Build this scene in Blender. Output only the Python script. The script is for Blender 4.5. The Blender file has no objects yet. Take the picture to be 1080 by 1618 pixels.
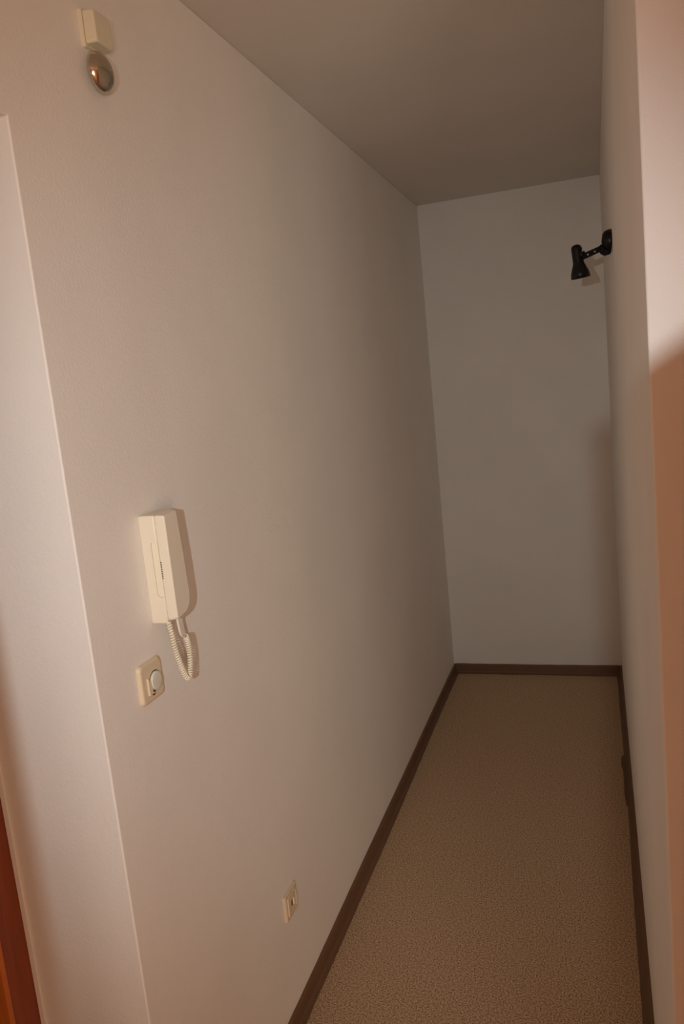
import bpy, bmesh, math, random
from mathutils import Vector, Matrix

random.seed(4)
S = bpy.context.scene
COL = S.collection

# ------------------------------------------------------------------ camera
W, YB, YJ, YR, HD, H = 0.8837, 4.161, 1.0677, 1.0599, 2.0873, 2.5   # corridor width, end wall, corner edges, doorway height, ceiling
YAW, PITCH, ROLL = 0.32173, -0.15808, 0.10137
cam = bpy.data.cameras.new('camera')
cam.sensor_fit = 'VERTICAL'
cam.sensor_height = 24.0
cam.lens = 1245.58 / 1618 * 24.0
cam.clip_start = 0.02
camo = bpy.data.objects.new('camera', cam)
COL.objects.link(camo)
Rm = Matrix.Rotation(YAW, 3, 'Z') @ Matrix.Rotation(PITCH, 3, 'X') @ Matrix.Rotation(ROLL, 3, 'Y')
rt, fw, up = Rm @ Vector((1, 0, 0)), Rm @ Vector((0, 1, 0)), Rm @ Vector((0, 0, 1))
m = Matrix((rt, up, -fw)).transposed().to_4x4()
m.translation = Vector((0.82, 0.0, 1.6376))
camo.matrix_world = m
S.camera = camo

# ------------------------------------------------------------------ world and lights
world = bpy.data.worlds.new('world')
world.use_nodes = True
world.node_tree.nodes['Background'].inputs[0].default_value = (0.02, 0.018, 0.016, 1)
S.world = world


def area(name, loc, target, size, power, colour, shape='DISK', size_y=None):
    l = bpy.data.lights.new(name, 'AREA')
    l.shape = shape
    l.size = size
    if size_y:
        l.size_y = size_y
    l.energy = power
    l.color = colour
    o = bpy.data.objects.new(name, l)
    o.location = loc
    o.rotation_euler = (Vector(target) - Vector(loc)).to_track_quat('-Z', 'Y').to_euler()
    COL.objects.link(o)
    return o


# photographer's flash, held to the left behind the camera
sp = bpy.data.lights.new('flash', 'SPOT')
sp.energy = 50
sp.color = (0.95, 0.985, 0.97)
sp.spot_size = math.radians(73)
sp.spot_blend = 1.0
sp.shadow_soft_size = 0.0032
spo = bpy.data.objects.new('flash', sp)
FL = Vector((0.748, -0.27, 1.672))
spo.location = FL
spo.rotation_euler = (Vector((0.06, 2.45, 1.20)) - spo.location).to_track_quat('-Z', 'Y').to_euler()
COL.objects.link(spo)
# warm lamp light from the room behind the camera
area('room_lamplight', (2.2, -2.2, 1.0), (0.0, 3.0, 1.2), 0.7, 41, (1.0, 0.79, 0.60), 'RECTANGLE', 1.2)

vs = S.view_settings
vs.view_transform = 'Standard'
vs.look = 'None'
vs.exposure = 0.04
vs.gamma = 1.0
vs.use_curve_mapping = False
S.cycles.use_denoising = True
S.cycles.max_bounces = 10
S.cycles.use_adaptive_sampling = True
S.cycles.adaptive_threshold = 0.03
S.cycles.diffuse_bounces = 9
S.cycles.sample_clamp_indirect = 4.0


# ------------------------------------------------------------------ materials
def mat(name, colour, rough=0.6, metal=0.0, spec=0.5):
    mt = bpy.data.materials.new(name)
    mt.use_nodes = True
    b = mt.node_tree.nodes['Principled BSDF']
    b.inputs['Base Color'].default_value = (*colour, 1)
    b.inputs['Roughness'].default_value = rough
    b.inputs['Metallic'].default_value = metal
    b.inputs['Specular IOR Level'].default_value = spec
    return mt


def nodes(mt):
    t = mt.node_tree
    return t, t.nodes['Principled BSDF']


def coords(t, scale=(1, 1, 1)):
    g = t.nodes.new('ShaderNodeNewGeometry')
    mp = t.nodes.new('ShaderNodeMapping')
    mp.inputs['Scale'].default_value = scale
    t.links.new(g.outputs['Position'], mp.inputs['Vector'])
    return mp.outputs['Vector']


def noise(t, vec, scale, detail=3.0, rough=0.55):
    n = t.nodes.new('ShaderNodeTexNoise')
    n.inputs['Scale'].default_value = scale
    n.inputs['Detail'].default_value = detail
    n.inputs['Roughness'].default_value = rough
    t.links.new(vec, n.inputs['Vector'])
    return n.outputs['Fac']


def ramp(t, fac, stops):
    r = t.nodes.new('ShaderNodeValToRGB')
    e = r.color_ramp.elements
    e[0].position, e[0].color = stops[0][0], (*stops[0][1], 1)
    e[1].position, e[1].color = stops[1][0], (*stops[1][1], 1)
    for p, c in stops[2:]:
        n = e.new(p)
        n.color = (*c, 1)
    t.links.new(fac, r.inputs['Fac'])
    return r.outputs['Color']


def bump(t, b, height, strength, dist):
    n = t.nodes.new('ShaderNodeBump')
    n.inputs['Strength'].default_value = strength
    n.inputs['Distance'].default_value = dist
    t.links.new(height, n.inputs['Height'])
    t.links.new(n.outputs['Normal'], b.inputs['Normal'])


def plaster(name, colour):
    mt = mat(name, colour, 0.85, spec=0.25)
    t, b = nodes(mt)
    v = coords(t)
    f = noise(t, v, 2.3, 4, 0.6)
    c2 = tuple(x * 0.955 for x in colour)
    t.links.new(ramp(t, f, [(0.35, c2), (0.65, colour)]), b.inputs['Base Color'])
    bump(t, b, noise(t, v, 170, 3, 0.6), 0.35, 0.0016)
    return mt


def wood(name, dark, light, scale=(14, 14, 1.2), rough=0.4):
    mt = mat(name, light, rough)
    t, b = nodes(mt)
    f = noise(t, coords(t, scale), 5, 5, 0.6)
    t.links.new(ramp(t, f, [(0.3, dark), (0.7, light)]), b.inputs['Base Color'])
    return mt


def carpet():
    mt = mat('carpet', (0.3, 0.2, 0.13), 0.95, spec=0.1)
    t, b = nodes(mt)
    v = coords(t)
    f = noise(t, v, 230, 4, 0.7)
    t.links.new(ramp(t, f, [(0.36, (0.13, 0.08, 0.042)), (0.50, (0.50, 0.355, 0.23)), (0.62, (0.76, 0.58, 0.41))]), b.inputs['Base Color'])
    bump(t, b, f, 0.35, 0.003)
    return mt


PLASTER = plaster('white_plaster', (0.88, 0.855, 0.82))
PLASTER_LEFT = plaster('white_plaster_fine', (0.88, 0.855, 0.82))
HALLBOUNCE = plaster('ochre_hall_bounce', (0.62, 0.38, 0.20))  # ochre added to the unseen hall walls so their bounce tints shadows orange
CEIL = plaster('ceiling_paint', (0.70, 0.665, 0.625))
CARPET = carpet()
SKIRT = mat('brown_skirting', (0.165, 0.088, 0.045), 0.65)
t_, b_ = nodes(SKIRT)
bump(t_, b_, noise(t_, coords(t_), 120, 3), 0.3, 0.001)
MAHOG = wood('mahogany', (0.20, 0.035, 0.006), (0.30, 0.060, 0.010))
MAHOG_EDGE = wood('mahogany_edge', (0.45, 0.11, 0.015), (0.58, 0.16, 0.025))
DARKLEAF = wood('dark_door', (0.045, 0.02, 0.012), (0.07, 0.03, 0.016))
ORANGE = wood('orange_blocker', (0.50, 0.18, 0.05), (0.62, 0.25, 0.08))  # wood grain for the added light blockers, orange for its warm bounce
CREAM = mat('cream_plastic', (0.82, 0.765, 0.635), 0.42)
CREAM2 = mat('pale_cream_plastic', (0.85, 0.80, 0.64), 0.45)
CREAM_OLD = mat('aged_cream_plastic', (0.74, 0.62, 0.45), 0.4)
CREAM_LOW = mat('yellowed_plastic', (0.70, 0.58, 0.42), 0.45)
BELLBOX = mat('yellowish_bell_plastic', (0.76, 0.71, 0.55), 0.4)
GREYWHITE = mat('greyish_white_plastic', (0.72, 0.73, 0.66), 0.4)
DARKHOLE = mat('dark_opening', (0.05, 0.038, 0.025), 0.7)
OPENING = mat('brown_opening', (0.20, 0.15, 0.09), 0.7)
CHROME = mat('polished_nickel', (0.58, 0.52, 0.43), 0.15, 1.0)
STEEL = mat('steel_screw', (0.7, 0.68, 0.64), 0.3, 1.0)
BLACK = mat('black_lacquer', (0.003, 0.003, 0.003), 0.33, spec=0.3)
MATT = mat('matt_black', (0.004, 0.004, 0.004), 0.6, spec=0.12)
BULB = mat('frosted_bulb', (0.8, 0.78, 0.72), 0.3)


# ------------------------------------------------------------------ mesh helpers
def link(name, bm, material, parent=None, smooth=False, bevel=0.0, seg=3, angle=35):
    bmesh.ops.recalc_face_normals(bm, faces=bm.faces[:])
    me = bpy.data.meshes.new(name)
    bm.to_mesh(me)
    bm.free()
    me.materials.append(material)
    o = bpy.data.objects.new(name, me)
    COL.objects.link(o)
    if smooth or bevel:
        for p in me.polygons:
            p.use_smooth = True
        if bevel:
            bv = o.modifiers.new('bevel', 'BEVEL')
            bv.width = bevel
            bv.segments = seg
            bv.limit_method = 'ANGLE'
            bv.angle_limit = math.radians(angle)
            wn = o.modifiers.new('normals', 'WEIGHTED_NORMAL')
            wn.keep_sharp = True
    if parent:
        # meshes are written in world coordinates: shift them to the parent's origin
        me.transform(Matrix.Translation(-world_loc(parent)))
        o.parent = parent
    return o


def world_loc(o):
    v = Vector(o.location)
    while o.parent:
        o = o.parent
        v += Vector(o.location)
    return v


def struct(o):
    o['kind'] = 'structure'
    return o


def thing(name, label, cat, loc):
    o = bpy.data.objects.new(name, None)
    o.empty_display_size = 0.05
    o.location = loc
    COL.objects.link(o)
    o['label'] = label
    o['category'] = cat
    return o


def box(bm, x0, x1, y0, y1, z0, z1):
    vs_ = [bm.verts.new((x, y, z)) for x in (x0, x1) for y in (y0, y1) for z in (z0, z1)]
    for f in ((0, 1, 3, 2), (4, 6, 7, 5), (0, 4, 5, 1), (2, 3, 7, 6), (0, 2, 6, 4), (1, 5, 7, 3)):
        bm.faces.new([vs_[i] for i in f])
    return bm


def nbox(*a):
    return box(bmesh.new(), *a)


def loft(polys, close=True):
    """skin a list of equal-length 3D loops, capping both ends"""
    bm = bmesh.new()
    rings = [[bm.verts.new(p) for p in poly] for poly in polys]
    n = len(rings[0])
    for a, b in zip(rings, rings[1:]):
        for i in range(n):
            j = (i + 1) % n
            bm.faces.new((a[i], a[j], b[j], b[i]))
    if close:
        bm.faces.new(rings[0])
        bm.faces.new(list(reversed(rings[-1])))
    return bm


def rrect(cy, cz, w, h, r, x, n=5):
    """rounded rectangle in the plane of the left wall (y, z) at depth x"""
    pts = []
    for sx, sz, a0 in ((1, 1, 0), (-1, 1, 90), (-1, -1, 180), (1, -1, 270)):
        for k in range(n + 1):
            a = math.radians(a0 + 90 * k / n)
            pts.append((x, cy + sx * (w / 2 - r) + r * math.cos(a), cz + sz * (h / 2 - r) + r * math.sin(a)))
    return pts


def circle(c, u, v, r, n=28):
    c, u, v = Vector(c), Vector(u), Vector(v)
    return [tuple(c + u * (r * math.cos(2 * math.pi * k / n)) + v * (r * math.sin(2 * math.pi * k / n))) for k in range(n)]


def lathe(origin, axis, prof, n=32):
    """prof: (distance along axis, radius)"""
    axis = Vector(axis).normalized()
    u = axis.orthogonal().normalized()
    v = axis.cross(u)
    o = Vector(origin)
    return loft([circle(o + axis * d, u, v, max(r, 1e-5), n) for d, r in prof])


def tube(pts, r, n=8, bm=None):
    pts = [Vector(p) for p in pts]
    tang = []
    for i in range(len(pts)):
        a, b = pts[max(i - 1, 0)], pts[min(i + 1, len(pts) - 1)]
        tang.append((b - a).normalized())
    u = tang[0].orthogonal().normalized()
    loops = []
    for p, t in zip(pts, tang):
        u = (u - t * u.dot(t)).normalized()
        loops.append(circle(p, u, t.cross(u), r, n))
    return loft(loops)


def catmull(P, per=12):
    P = [Vector(p) for p in P]
    Q = [P[0] * 2 - P[1]] + P + [P[-1] * 2 - P[-2]]
    out = []
    for i in range(1, len(Q) - 2):
        p0, p1, p2, p3 = Q[i - 1:i + 3]
        for k in range(per):
            t = k / per
            out.append(0.5 * ((2 * p1) + (p2 - p0) * t + (2 * p0 - 5 * p1 + 4 * p2 - p3) * t * t + (3 * p1 - p0 - 3 * p2 + p3) * t ** 3))
    out.append(P[-1])
    return out


# ------------------------------------------------------------------ the setting
struct(link('floor', nbox(-0.6, 2.8, -2.5, 4.4, -0.1, 0.0), CARPET))
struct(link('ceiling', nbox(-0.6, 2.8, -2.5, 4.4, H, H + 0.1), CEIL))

YN = 0.24                      # near side of the doorway in the left wall
prof = [(-2.4, 0), (YN, 0), (YN, HD), (YJ, HD), (YJ, 0), (YB + 0.12, 0), (YB + 0.12, H), (-2.4, H)]
bm = loft([[(-0.30, y, z) for y, z in prof], [(0.0, y, z) for y, z in prof]])
struct(link('wall_left', bm, PLASTER_LEFT, bevel=0.0035, seg=2))
struct(link('wall_back', nbox(0.0, W, YB, YB + 0.12, 0, H), PLASTER))
struct(link('wall_right', nbox(W, 2.65, YR, YB + 0.12, 0, H), PLASTER, bevel=0.004, seg=2))
struct(link('wall_hall_right', nbox(2.65, 2.75, -2.4, YR, 0, H), HALLBOUNCE))
struct(link('wall_hall_back', nbox(0.0, 2.65, -2.45, -2.35, 0, H), HALLBOUNCE))
# unseen orange blockers, added to shade the right wall face and the doorway jamb
PF = -0.09                      # front plane of the two added flash blockers


def on_blockers(p):                # where the flash's ray to p crosses that plane
    k = (PF - FL.y) / (p[1] - FL.y)
    return FL + (Vector(p) - FL) * k


q0, q1 = on_blockers((0.892, YR, 1.636)), on_blockers((0.925, YR, 1.656))
px0 = on_blockers((0.79, YB, 1.3)).x
slope = (q1.z - q0.z) / (q1.x - q0.x)
za, zb = q0.z + slope * (px0 - q0.x), q0.z + slope * (0.86 - q0.x)
bm = loft([[(px0, y, 0), (0.86, y, 0), (0.86, y, zb), (px0, y, za)] for y in (PF - 0.03, PF)])
struct(link('flash_blocker_right', bm, ORANGE))  # added blocker, shaped to cut the flash off the lower right wall face
px1 = on_blockers((-0.185, YJ, 1.0)).x
struct(link('flash_blocker_left', nbox(px1 - 0.11, px1, PF - 0.03, PF, 0, 2.0), ORANGE))  # added blocker, keeps the flash off the inner strip of the jamb
bm = nbox(0.962, 1.03, YR - 0.32, YR, 0, 2.06)
struct(link('lamplight_blocker', bm, ORANGE, bevel=0.003))  # added out of view, keeps lamplight off the wall face and bounces orange


def skirting(name, a, b, inward, h=0.052, segs=60):
    """soft brown skirting strip with a toe lying on the carpet; a, b on the floor line, inward = unit vector away from the wall"""
    P = [(0, 0), (0.024, 0), (0.024, 0.0025), (0.015, 0.0045), (0.0105, 0.011), (0.0085, h - 0.005), (0.006, h), (0, h)]
    a, b, inward = Vector(a), Vector(b), Vector(inward)
    loops = []
    ph = random.random() * 6
    for i in range(segs + 1):
        t = i / segs
        c = a.lerp(b, t)
        L = (b - a).length * t
        wob = 0.0012 * math.sin(L * 5.1 + ph) + random.uniform(-0.0006, 0.0006)
        toe = 0.002 * math.sin(L * 3.3 + 2 * ph) + random.uniform(-0.0009, 0.0009)
        loops.append([tuple(c + inward * (d + (toe if 0.01 < d else 0)) + Vector((0, 0, z + (wob if z > 0.02 else 0)))) for d, z in P])
    return struct(link(name, loft(loops), SKIRT, smooth=False))


skirting('baseboard_left', (0, YJ + 0.004, 0), (0, YB, 0), (1, 0, 0))
skirting('baseboard_back', (0.009, YB, 0), (W - 0.009, YB, 0), (0, -1, 0), segs=20)
skirting('baseboard_right', (W, YR + 0.004, 0), (W, YB, 0), (-1, 0, 0))
# torn end of the strip lying on the carpet by the right wall
bm = loft([[(W - 0.022, y, 0.001), (W - w, y, 0.001), (W - w, y, 0.0045), (W - 0.022, y, 0.0045)]
           for y, w in ((2.86, 0.027), (2.95, 0.031), (3.12, 0.030), (3.17, 0.036), (3.23, 0.034), (3.25, 0.028))])
struct(link('trim_2', bm, SKIRT))

# door in the deep doorway: casing, light edge and dark leaf
FX = -0.243
door = bpy.data.objects.new('door_1', None)
door.location = (FX, YJ, 0)
COL.objects.link(door)
struct(door)
link('door_casing', nbox(FX - 0.05, FX, YJ - 0.062, YJ, 0, HD), MAHOG, door, bevel=0.002)
link('door_casing', nbox(FX - 0.05, FX, YN, YN + 0.062, 0, HD), MAHOG, door, bevel=0.002)
link('door_casing', nbox(FX - 0.05, FX, YN + 0.062, YJ - 0.062, HD - 0.062, HD), MAHOG, door, bevel=0.002)
link('casing_edge', nbox(FX - 0.035, FX + 0.003, YJ - 0.074, YJ - 0.062, 0, HD - 0.062), MAHOG_EDGE, door, bevel=0.003)
link('door_leaf', nbox(FX - 0.055, FX - 0.03, YN + 0.062, YJ - 0.074, 0.005, HD - 0.062), DARKLEAF, door)
link('sealing_strip', nbox(FX, FX + 0.012, YJ - 0.0035, YJ, 0, HD), PLASTER, door, bevel=0.0015)

# ------------------------------------------------------------------ door intercom
ic = thing('door_intercom', 'cream wall intercom with handset and coiled cord on the left wall', 'intercom', (0.0, 1.2575, 1.2285))
Y0, Y1 = 1.2575, 1.334
bm = nbox(0.0, 0.0345, Y0, Y1, 1.2285, 1.437)
base = link('base', bm, CREAM, ic, bevel=0.0035)
# grip recess cut in the side of the base
cut = link('recess_cutter', loft([
    [(x, Y0 + d, z) for x, z in ((0.050, 1.387), (0.026, 1.387), (0.0225, 1.3855), (0.0207, 1.382), (0.0207, 1.288), (0.0225, 1.283), (0.026, 1.281), (0.050, 1.278))]
    for d in (-0.004, 0.003)]), CREAM2)
md = base.modifiers.new('recess', 'BOOLEAN')
md.object = cut
md.operation = 'DIFFERENCE'
md.solver = 'EXACT'
bpy.context.view_layer.update()
dg = bpy.context.evaluated_depsgraph_get()
new = bpy.data.meshes.new_from_object(base.evaluated_get(dg))
base.modifiers.clear()
base.data = new
bpy.data.objects.remove(cut)
link('grip_recess', loft([[(x, Y0 + d, z) for x, z in ((0.0345, 1.386), (0.026, 1.386), (0.023, 1.3845), (0.0213, 1.3815), (0.0213, 1.2885), (0.023, 1.284), (0.026, 1.282), (0.0345, 1.280))]
                          for d in (0.0016, 0.0032)]), CREAM2, ic)
# handset
hb = [(1.2575, 1.4365), (1.3125, 1.4385), (1.3195, 1.350), (1.3225, 1.272), (1.3205, 1.256), (1.311, 1.243), (1.298, 1.2370), (1.262, 1.2340), (1.2575, 1.238)]
hf = [(1.2585, 1.4355), (1.3050, 1.4375), (1.3115, 1.350), (1.3145, 1.275), (1.3120, 1.260), (1.304, 1.248), (1.294, 1.2415), (1.263, 1.2370), (1.2585, 1.241)]
hm = [((a[0] * 0.85 + b[0] * 0.15), (a[1] * 0.85 + b[1] * 0.15)) for a, b in zip(hb, hf)]
bm = loft([[(0.0352, y, z) for y, z in hb], [(0.046, y, z) for y, z in hm], [(0.0565, y, z) for y, z in hf]])
hs = link('handset', bm, CREAM, ic, bevel=0.0028)
for k in range(8):
    z = 1.3475 - k * 0.0043
    link('sound_slot', nbox(0.0362, 0.0386, Y0 - 0.0003, Y0 + 0.002, z - 0.0011, z + 0.0011), DARKHOLE, hs)
# coiled cord: from the base down, round and up to the handset
path = catmull([(0.034, 1.2625, 1.2290), (0.040, 1.2565, 1.2100), (0.043, 1.2560, 1.1800), (0.045, 1.2620, 1.1500), (0.046, 1.2715, 1.1235),
                (0.046, 1.2800, 1.1130), (0.045, 1.2930, 1.1130), (0.043, 1.3030, 1.1300), (0.042, 1.3075, 1.1560), (0.043, 1.3040, 1.1800),
                (0.045, 1.2960, 1.1930)], 24)
L = [0.0]
for a, b in zip(path, path[1:]):
    L.append(L[-1] + (b - a).length)
turns = L[-1] / 0.0050
coil = []
N = int(turns * 12)
u = Vector((1, 0, 0))
j = 0
for i in range(N + 1):
    d = L[-1] * i / N
    while j < len(L) - 2 and L[j + 1] < d:
        j += 1
    t = (d - L[j]) / max(L[j + 1] - L[j], 1e-9)
    p = path[j].lerp(path[j + 1], t)
    tg = (path[min(j + 1, len(path) - 1)] - path[j]).normalized()
    u = (u - tg * u.dot(tg)).normalized()
    v = tg.cross(u)
    a = 2 * math.pi * i / 12
    coil.append(p + (u * math.cos(a) + v * math.sin(a)) * 0.0040)
link('coiled_cord', tube(coil, 0.00165, 7), CREAM2, ic, smooth=True)
link('cord_sleeve', tube(catmull([(0.046, 1.2720, 1.2390), (0.0465, 1.2730, 1.2220), (0.0465, 1.2760, 1.2050), (0.046, 1.2830, 1.1960), (0.045, 1.2960, 1.1930)], 8), 0.0023, 10), CREAM, ic, smooth=True)

# ------------------------------------------------------------------ square plate with the round knob
cy, cz = 1.2190, 1.1305
wp = thing('dimmer_switch', 'cream square wall plate with round pale knob below the intercom', 'switch', (0, cy, cz))
bm = loft([rrect(cy, cz, 0.0745, 0.0765, 0.009, 0.0), rrect(cy, cz, 0.0745, 0.0765, 0.009, 0.004), rrect(cy, cz, 0.071, 0.073, 0.009, 0.0075),
           rrect(cy, cz, 0.063, 0.065, 0.008, 0.0095)])
link('plate', bm, CREAM_OLD, wp, smooth=True, bevel=0.0008, seg=2)
kc = (0.0096, 1.2262, 1.1290)
link('collar', lathe(kc, (1, 0, 0), [(-0.002, 0.0195), (0.0004, 0.0195)]), DARKHOLE, wp)
kn = link('knob', lathe(kc, (1, 0, 0), [(0.0, 0.0180), (0.0035, 0.0178), (0.0050, 0.0165), (0.0055, 0.012), (0.0055, 0.0)]), GREYWHITE, wp, smooth=True, bevel=0.0004, seg=1)
link('knob_mark', nbox(kc[0] + 0.0053, kc[0] + 0.0059, kc[1] - 0.008, kc[1] + 0.008, kc[2] + 0.0025, kc[2] + 0.0033), CREAM_OLD, kn)
link('tab', loft([[(0.0092, y, z) for y, z in ((1.1985, 1.142), (1.2095, 1.135), (1.2120, 1.108), (1.1985, 1.108))],
                  [(0.0128, y, z) for y, z in ((1.1995, 1.141), (1.2090, 1.134), (1.2110, 1.109), (1.1995, 1.109))]]), CREAM_OLD, wp)
sc_c = (0.0090, 1.2160, 1.1085)
link('screw_socket', lathe(sc_c, (1, 0, 0), [(0, 0.0052), (0.0014, 0.0050)], 18), DARKHOLE, wp)
link('screw', lathe(sc_c, (1, 0, 0), [(0.0010, 0.0022), (0.0026, 0.0020), (0.0030, 0.0)], 14), STEEL, wp, smooth=True)

# ------------------------------------------------------------------ low socket near the skirting
cy, cz = 1.7015, 0.3290
so = thing('wall_socket', 'yellowed square wall socket low on the left wall above the skirting', 'socket', (0, cy, cz))
link('plate', loft([rrect(cy, cz, 0.0770, 0.0720, 0.004, 0.0), rrect(cy, cz, 0.0770, 0.0720, 0.004, 0.004), rrect(cy, cz, 0.071, 0.066, 0.004, 0.008)]), CREAM_LOW, so, bevel=0.0007, seg=2)
fr = [(0.0078, 0.056, 0.052), (0.0115, 0.055, 0.051), (0.0115, 0.048, 0.044), (0.0085, 0.047, 0.043)]
link('insert_frame', loft([rrect(cy, cz, w, h, 0.003, x) for x, w, h in fr]), CREAM_LOW, so)
link('insert', loft([rrect(cy, cz - 0.002, 0.045, 0.040, 0.003, 0.0084), rrect(cy, cz - 0.002, 0.044, 0.039, 0.003, 0.0100)]), CREAM_OLD, so)
link('contact_opening', loft([rrect(cy - 0.002, cz + 0.002, 0.017, 0.016, 0.002, 0.0098), rrect(cy - 0.002, cz + 0.002, 0.016, 0.015, 0.002, 0.0104)]), OPENING, so)
link('latch', loft([rrect(cy + 0.006, cz + 0.001, 0.010, 0.017, 0.002, 0.0100), rrect(cy + 0.006, cz + 0.001, 0.008, 0.015, 0.002, 0.0135)]), CREAM2, so)

# ------------------------------------------------------------------ door bell
bl = thing('door_bell', 'cream plastic door bell with shiny metal gong high on the left wall', 'bell', (0, 1.32, 2.23))
link('mounting_plate', loft([rrect(1.3215, 2.2945, 0.049, 0.063, 0.004, 0.0), rrect(1.3215, 2.2945, 0.048, 0.062, 0.004, 0.0072)]), BELLBOX, bl)
cvr = loft([rrect(1.3255, 2.2945, 0.053, 0.0545, 0.004, 0.0078), rrect(1.3255, 2.2945, 0.053, 0.0545, 0.006, 0.0255), rrect(1.3260, 2.2945, 0.048, 0.050, 0.008, 0.0288)])
link('cover', cvr, BELLBOX, bl, smooth=True, bevel=0.001, seg=2)
gr, gd = 0.0345, 0.0225
gpf = [(0.0, gr - 0.0015), (0.001, gr)] + [(0.001 + gd * math.sin(a), gr * math.cos(a)) for a in [math.radians(x) for x in range(8, 90, 6)]] + [(0.001 + gd, 0.0)]
gong = link('gong', lathe((0.0135, 1.3150, 2.2230), (1, 0, 0), gpf, 48), CHROME, bl, smooth=True)
link('gong_screw', lathe((0.0363, 1.3150, 2.2230), (1, 0, 0), [(0, 0.0034), (0.0012, 0.0030), (0.0018, 0.0)], 18), CHROME, gong, smooth=True)
link('gong_post', lathe((0.007, 1.3150, 2.2230), (1, 0, 0), [(0, 0.006), (0.012, 0.006)], 16), DARKHOLE, bl)

# ------------------------------------------------------------------ black spot lamp on the right wall
LY = 2.462
sl = thing('spot_lamp', 'small black adjustable spot lamp mounted high on the right wall', 'lamp', (W, LY, 1.94))
# rounded rose on the wall
link('wall_rose', lathe((W, LY, 1.9660), (-1, 0, 0.10), [(0.0, 0.031), (0.006, 0.0315), (0.014, 0.030), (0.022, 0.026), (0.027, 0.019), (0.029, 0.0)], 36), BLACK, sl, smooth=True)
link('joint_block', loft([[(x, LY + dy, z) for dy, z in ((-0.013, z0), (0.013, z0), (0.013, z1), (-0.013, z1))] for x, z0, z1 in ((W - 0.004, 1.931, 1.957), (W - 0.022, 1.927, 1.957), (W - 0.034, 1.935, 1.958))]), MATT, sl, bevel=0.003)
bm = loft([[(x, LY + dy, z + dz) for dy, dz in ((-0.006, -0.0082), (0.006, -0.0082), (0.006, 0.0082), (-0.006, 0.0082))] for x, z in ((W - 0.024, 1.9500), (0.795, 1.9300))])
arm = link('arm', bm, MATT, sl, bevel=0.0015)
for x in (0.8170, 0.8360):
    z = 1.9300 + (x - 0.795) / (W - 0.024 - 0.795) * 0.02 - 0.001
    link('rivet', lathe((x, LY - 0.0055, z), (0, -1, 0), [(0, 0.0028), (0.0014, 0.0024), (0.0018, 0.0)], 14), STEEL, arm, smooth=True)
ax = Vector((0.010, 0.004, -0.098)).normalized()
top = Vector((0.7850, LY, 1.9690))
hp = [(0.0, 0.0), (0.0008, 0.006), (0.003, 0.0105), (0.007, 0.0138), (0.012, 0.0148), (0.050, 0.0155), (0.056, 0.0168), (0.070, 0.0225), (0.082, 0.0262), (0.094, 0.0272), (0.0945, 0.0262), (0.080, 0.0245), (0.066, 0.019), (0.060, 0.0)]
hd_ = link('lamp_head', lathe(top, ax, hp, 36), BLACK, sl, smooth=True)
link('knuckle', lathe((0.8035, LY, 1.9400), (-1, 0, 0.0), [(-0.006, 0.007), (0.004, 0.0115), (0.010, 0.0115)], 22), BLACK, sl, smooth=True)
link('knuckle_ring', lathe((0.8015, LY - 0.001, 1.9500), (-0.95, -0.25, 0.15), [(0.0, 0.0085), (0.002, 0.0085)], 20), STEEL, hd_)
link('bulb', lathe(top + ax * 0.062, ax, [(0.0, 0.006), (0.012, 0.015), (0.022, 0.017), (0.026, 0.013), (0.028, 0.0)], 20), BULB, sl, smooth=True)
